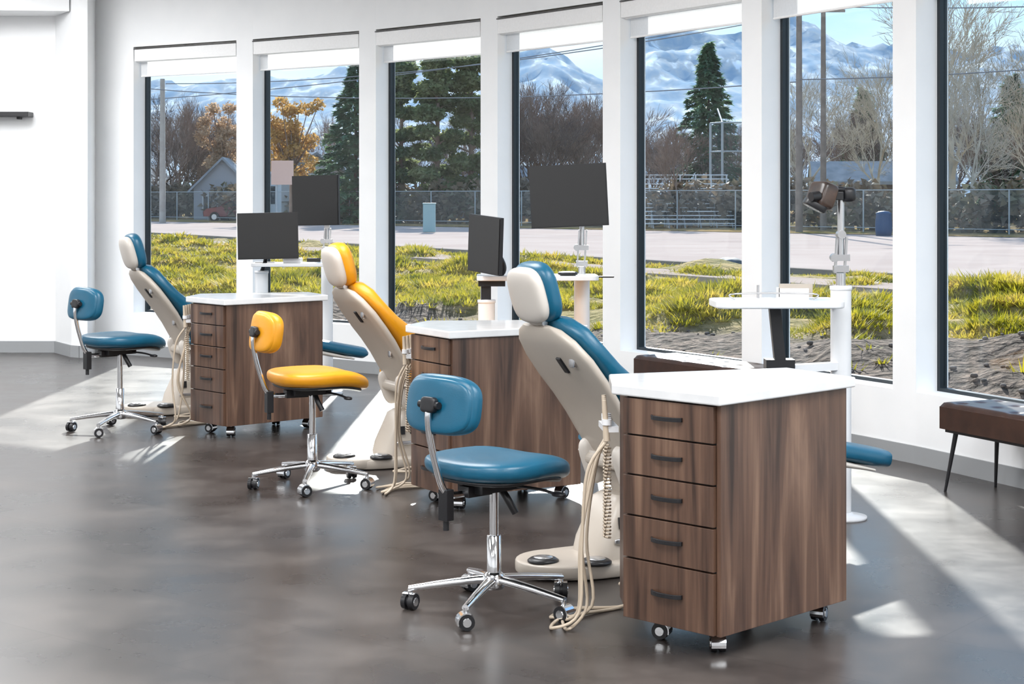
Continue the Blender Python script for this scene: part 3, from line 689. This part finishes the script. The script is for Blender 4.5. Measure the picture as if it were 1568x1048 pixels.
for i,(x,y,H) in enumerate([(-6.5,99,9.9),(-4.3,97,10.3),(-2.4,98,9.8)]):
    r=random.Random(40+i); cl=[]
    for k in range(34):
        z=H*r.uniform(.18,.97); rr=(1-abs(z/H-.45)*1.1)*1.6*r.uniform(.3,1); a=r.uniform(0,6.28); cl.append(((rr*math.cos(a),rr*math.sin(a),z),(.7,.7,.36)))
    o=leaves('pine_tree',i,cl,10000,.27,M_pin,[((0,0,0),(.1,0,H*.95),.2,.04)]+[((0,0,max(.5,c_[0][2]-.6)),c_[0],.06,.02) for c_ in cl]); o.location=(x,y,gz)
for i,(x,y,H,mt_) in enumerate([(-13.0,100,7.6,M_ora),(-20.0,117,8.2,M_tan)]):
    r=random.Random(60+i); cl=[]
    for k in range(46):
        a=r.uniform(0,6.28); rr=r.uniform(0,1.7); cl.append(((rr*math.cos(a),rr*math.sin(a),H*r.uniform(.38,.97)),(.5,.5,.38)))
    o=leaves('ochre_tree',70+i,cl,6000,.20,mt_,[((0,0,0),(0,0,H*.75),.15,.05)]+[((0,0,H*.4),c_[0],.05,.02) for c_ in cl]); o.location=(x,y,gz)
cl=[((x,113-.96*(x+26)+6+random.uniform(-2,3),.7+random.uniform(0,.7)),(1.6,1.3,1.2)) for x in [i*1.0-45 for i in range(95)]]
leaves('scrub_hedge',9,cl,26000,.42,leafmat('scrub',[(.11,.085,.06),(.22,.165,.11),(.14,.15,.08)],.4,.2))

def house(name,x,y,w_,d_,h,rh,rz,wm,rm):
    E=empty(name,(x,y,gz),rz); b=MB(); b.box((0,0,h/2),(w_,d_,h),0)
    b.add([(-w_/2,-d_/2,h),(w_/2,-d_/2,h),(0,-d_/2,h+rh),(-w_/2,d_/2,h),(w_/2,d_/2,h),(0,d_/2,h+rh)],[(0,1,2),(3,5,4)],0)
    e=.35
    for s in(-1,1):
        b.add([(0,-d_/2-e,h+rh+.1),(s*(w_/2+e),-d_/2-e,h-e*rh/(w_/2)+.1),(s*(w_/2+e),d_/2+e,h-e*rh/(w_/2)+.1),(0,d_/2+e,h+rh+.1),
               (0,-d_/2-e,h+rh-.08),(s*(w_/2+e),-d_/2-e,h-e*rh/(w_/2)-.08),(s*(w_/2+e),d_/2+e,h-e*rh/(w_/2)-.08),(0,d_/2+e,h+rh-.08)],[(0,1,2,3),(4,5,6,7),(0,1,5,4),(1,2,6,5),(2,3,7,6)],1)
    for wx in(-w_/4,w_/4): b.box((wx,-d_/2-.02,h*.55),(w_*.16,.06,h*.36),2); b.box((wx,-d_/2-.01,h*.55),(w_*.2,.05,h*.42),3)
    b.box((0,-d_/2-.02,h*.4),(.9,.06,h*.8),3)
    for wy in(-d_/4,d_/4):
        for s in(-1,1): b.box((s*w_/2,wy,h*.55),(.06,d_*.16,h*.35),2)
    b.obj('building',[wm,rm,principled('dark_pane',(.03,.04,.05),.1),principled('trim_white',(.6,.61,.63),.6)],E)
Wt=principled('siding_white',(.50,.54,.57),.7); Rd=principled('siding_greyblue',(.30,.31,.34),.8); Gr=matte(noisy('roof_shingle',[(.22,.24,.26),(.32,.34,.37)],2,.8)); Br=principled('siding_brown',(.15,.105,.085),.8)
house('gabled_house',-19.3,115,3.8,5,2.3,1.9,.05,Rd,Gr); house('white_house',-14.0,110,4.6,5,3.2,1.2,.6,Wt,Gr)
house('ranch_building',20.0,92,3.0,7,2.6,.9,1.45,Br,Gr); house('gabled_house',-28,126,5,6,2.4,1.6,-.2,Wt,Gr); house('gabled_house',-1,118,5,7,2.3,1.4,1.2,Br,Gr)
M_fmesh=bpy.data.materials.new('chain_link'); M_fmesh.use_nodes=True; nt=M_fmesh.node_tree; nt.nodes.clear()
o=nt.nodes.new('ShaderNodeOutputMaterial'); t=nt.nodes.new('ShaderNodeBsdfTransparent'); g=nt.nodes.new('ShaderNodeBsdfDiffuse'); g.inputs[0].default_value=(.4,.45,.47,1); mxs=nt.nodes.new('ShaderNodeMixShader'); mxs.inputs[0].default_value=.10
nt.links.new(t.outputs[0],mxs.inputs[1]); nt.links.new(g.outputs[0],mxs.inputs[2]); nt.links.new(mxs.outputs[0],o.inputs[0])
M_galv=principled('galvanised',(.38,.41,.43),.5,.3)
m=MB(); fx=[-32+2.5*i for i in range(30)]
fy=lambda x:67-(x-20)/1.024+3.5
for a,b2 in zip(fx,fx[1:]):
    m.cyl((a,fy(a),gz),(a,fy(a),1.75),.035,n=6,mi=0); m.cyl((a,fy(a),1.75),(b2,fy(b2),1.75),.025,n=6,mi=0); m.cyl((a,fy(a),.1),(b2,fy(b2),.1),.02,n=6,mi=0)
    m.add([(a,fy(a),gz),(b2,fy(b2),gz),(b2,fy(b2),1.75),(a,fy(a),1.75)],[(0,1,2,3)],1)
m.obj('chain_link_fence',[M_galv,M_fmesh],recalc=False)
m=MB(); bx=[(10.4,89),(10.9,88),(13.0,88),(13.5,89)]
for (a,b2) in zip(bx,bx[1:]):
    for z in(.2,2,3.8,5.3): m.cyl((*a,z),(*b2,z),.05,n=6)
    m.add([(*a,0),(*b2,0),(*b2,5.3),(*a,5.3)],[(0,1,2,3)],1)
for a in bx: m.cyl((*a,gz),(*a,5.3),.07,n=6)
for k in(1,2): m.cyl((*bx[k],5.3),(bx[k][0],bx[k][1]+2,6.1),.05,n=6)
m.obj('baseball_backstop',[M_galv,M_fmesh],recalc=False)
M_alu=principled('aluminium',(.66,.68,.70),.45,.2)
m=MB()
for k in range(5):
    y=83.2+.6*k; z=.35+.38*k; m.box((8.5,y,z),(4.8,.28,.05)); m.box((8.5,y-.3,z-.2),(4.8,.28,.04))
for x in[6.15+.78*i for i in range(7)]:
    m.cyl((x,83,gz),(x,85.7,1.9),.04,n=6); m.cyl((x,85.7,gz),(x,85.7,2.55),.04,n=6); m.cyl((x,84.4,gz),(x,84.4,1.1),.04,n=6)
for z in(2.1,2.35,2.55): m.cyl((6.1,85.7,z),(10.9,85.7,z),.03,n=6)
m.obj('bleachers',[M_alu])
m=MB(); m.lathe((15.3,69.9,gz),[(0,0),(.30,0),(.34,.3),(.34,.6),(.31,.95),(.33,1.0),(.2,1.08),(0,1.1)],20,0); m.obj('blue_trash_barrel',[principled('blue_plastic',(.01,.06,.15),.5)])
m=MB(); m.box((-3.7,76,.5),(.55,.5,1.25),0); m.box((-3.7,76,1.15),(.6,.55,.06),0); m.obj('utility_cabinet',[principled('pale_green_metal',(.25,.38,.40),.5)],bevel=.03)
M_pole=noisy('weathered_pole',[(.18,.14,.115),(.28,.23,.19)],3,.9)
def pole(x,y,h,r,mat=M_pole,arm=True):
    m=MB(); m.cyl((x,y,gz),(x,y,h),r,r*.7,10)
    if arm: m.box((x,y,h-.6),(2.0,.1,.12)); [m.cyl((x+k,y,h-.55),(x+k,y,h-.38),.04,n=6) for k in(-.9,-.45,.45,.9)]
    m.obj('utility_pole',[mat])
M_poleL=noisy('pale_pole',[(.36,.32,.28),(.44,.40,.36)],3,.9)
pole(12.85,76,11.4,.17); pole(14.3,78,10.6,.15); pole(-21.2,103,8.6,.2,M_poleL,False); pole(24.5,70,11,.17)
def wire(name,a,b2,sag):
    m=MB(); pts=[]
    for k in range(13):
        t=k/12; p=V(a).lerp(V(b2),t); p.z-=sag*4*t*(1-t); pts.append(p)
    for p,q in zip(pts,pts[1:]): m.cyl(p,q,.025,n=4,caps=False)
    m.obj(name,[matte(principled('cable',(.20,.21,.23),.9))])
wire('overhead_cable',(-30,108,9),(12.7,76,6.6),1.0); wire('overhead_cable',(12.7,76,6.7),(36,60,8),.5); wire('overhead_cable',(-30,110,7.4),(14.3,78,10.2),.8); wire('overhead_cable',(14.3,78,10.2),(38,62,10),.6); wire('overhead_cable',(-21,103,8.3),(12.7,76,9.6),.8)
m=MB(); m.box((-11.9,88,2.7),(1.15,.08,1.25),0); m.cyl((-12.2,88.06,gz),(-12.2,88.06,2.4),.05,n=8,mi=1); m.obj('road_sign',[principled('sign_salmon',(.70,.46,.37),.6),M_galv])
def car(x,y,rz,col):
    E=empty('parked_car',(x,y,gz+.05),rz); b=MB()
    prof=[(-2.1,.35),(-2.15,.75),(-1.9,.92),(-1.5,.98),(-1.05,1.4),(.35,1.42),(1.0,.98),(1.9,.85),(2.15,.65),(2.1,.35)]
    b.rings([[V((px,s*wy,pz)) for px,pz in prof] for s,wy in((-1,.82),(-1,.86),(1,.86),(1,.82))],0,False)
    for s in(-1,1): b.add([(-1.35,s*.87,1.0),(-.98,s*.87,1.33),(.3,s*.87,1.34),(.85,s*.87,1.0)],[(0,1,2,3)],1)
    for wx in(-1.35,1.35):
        for s in(-1,1): b.cyl((wx,s*.7,.32),(wx,s*.9,.32),.32,n=16,mi=2); b.cyl((wx,s*.9,.32),(wx,s*.91,.32),.18,n=12,mi=3)
    b.obj('body',[principled('car_paint_%d'%int(col[0]*100),col,.25,.2),principled('car_window',(.02,.03,.04),.1),M_black,M_steel],E)
car(-3.1,100,.2,(.35,.37,.39)); car(-17.5,109,2.9,(.2,.05,.05)); car(-7.5,103,.1,(.12,.14,.16))

# ---------------------------------------------------------------- lighting
wd=bpy.data.worlds.new('sky'); sc.world=wd; wd.use_nodes=True; nt=wd.node_tree; bg=nt.nodes['Background']
tc=nt.nodes.new('ShaderNodeTexCoord'); sp=nt.nodes.new('ShaderNodeSeparateXYZ'); nt.links.new(tc.outputs['Generated'],sp.inputs[0])
cr=nt.nodes.new('ShaderNodeValToRGB'); e=cr.color_ramp.elements; e[0].position=0; e[0].color=(.62,.79,.92,1); e[1].position=.6; e[1].color=(.25,.48,.85,1); x=e.new(.12); x.color=(.46,.70,.92,1)
nt.links.new(sp.outputs['Z'],cr.inputs[0])
mp=nt.nodes.new('ShaderNodeMapping'); mp.inputs['Scale'].default_value=(1,1,4); nt.links.new(tc.outputs['Generated'],mp.inputs[0])
nz=nt.nodes.new('ShaderNodeTexNoise'); nz.inputs['Scale'].default_value=4; nz.inputs['Detail'].default_value=8; nt.links.new(mp.outputs[0],nz.inputs['Vector'])
c2=nt.nodes.new('ShaderNodeValToRGB'); c2.color_ramp.elements[0].position=.45; c2.color_ramp.elements[1].position=.75; nt.links.new(nz.outputs['Fac'],c2.inputs[0])
mx=nt.nodes.new('ShaderNodeMixRGB'); mx.inputs[2].default_value=(.92,.95,.98,1); nt.links.new(c2.outputs[0],mx.inputs[0]); nt.links.new(cr.outputs[0],mx.inputs[1]); nt.links.new(mx.outputs[0],bg.inputs[0])
bg.inputs[1].default_value=1.5
s=bpy.data.lights.new('sun','SUN'); s.energy=13; s.angle=.016; s.color=(1,.95,.88); so=bpy.data.objects.new('sun',s); sc.collection.objects.link(so)
so.rotation_euler=V((-.01,-.90,-.43)).to_track_quat('-Z','Y').to_euler(); so.location=(0,40,30)
for x,y in((-6,-2),(-6,4),(-6,10),(-1.5,-2),(-1.5,3.5),(-1.5,8.5),(2.6,0),(2.2,4.5),(-5,13.5)):
    a=bpy.data.lights.new('ceiling_fill_lamp','AREA'); a.shape='RECTANGLE'; a.size=2.0; a.size_y=2.4; a.energy=200; a.color=(.98,.99,1)  # unseen area lamps added under the ceiling to fill the interior with light
    ao=bpy.data.objects.new('ceiling_fill_lamp',a); sc.collection.objects.link(ao); ao.location=(x,y,3.6)
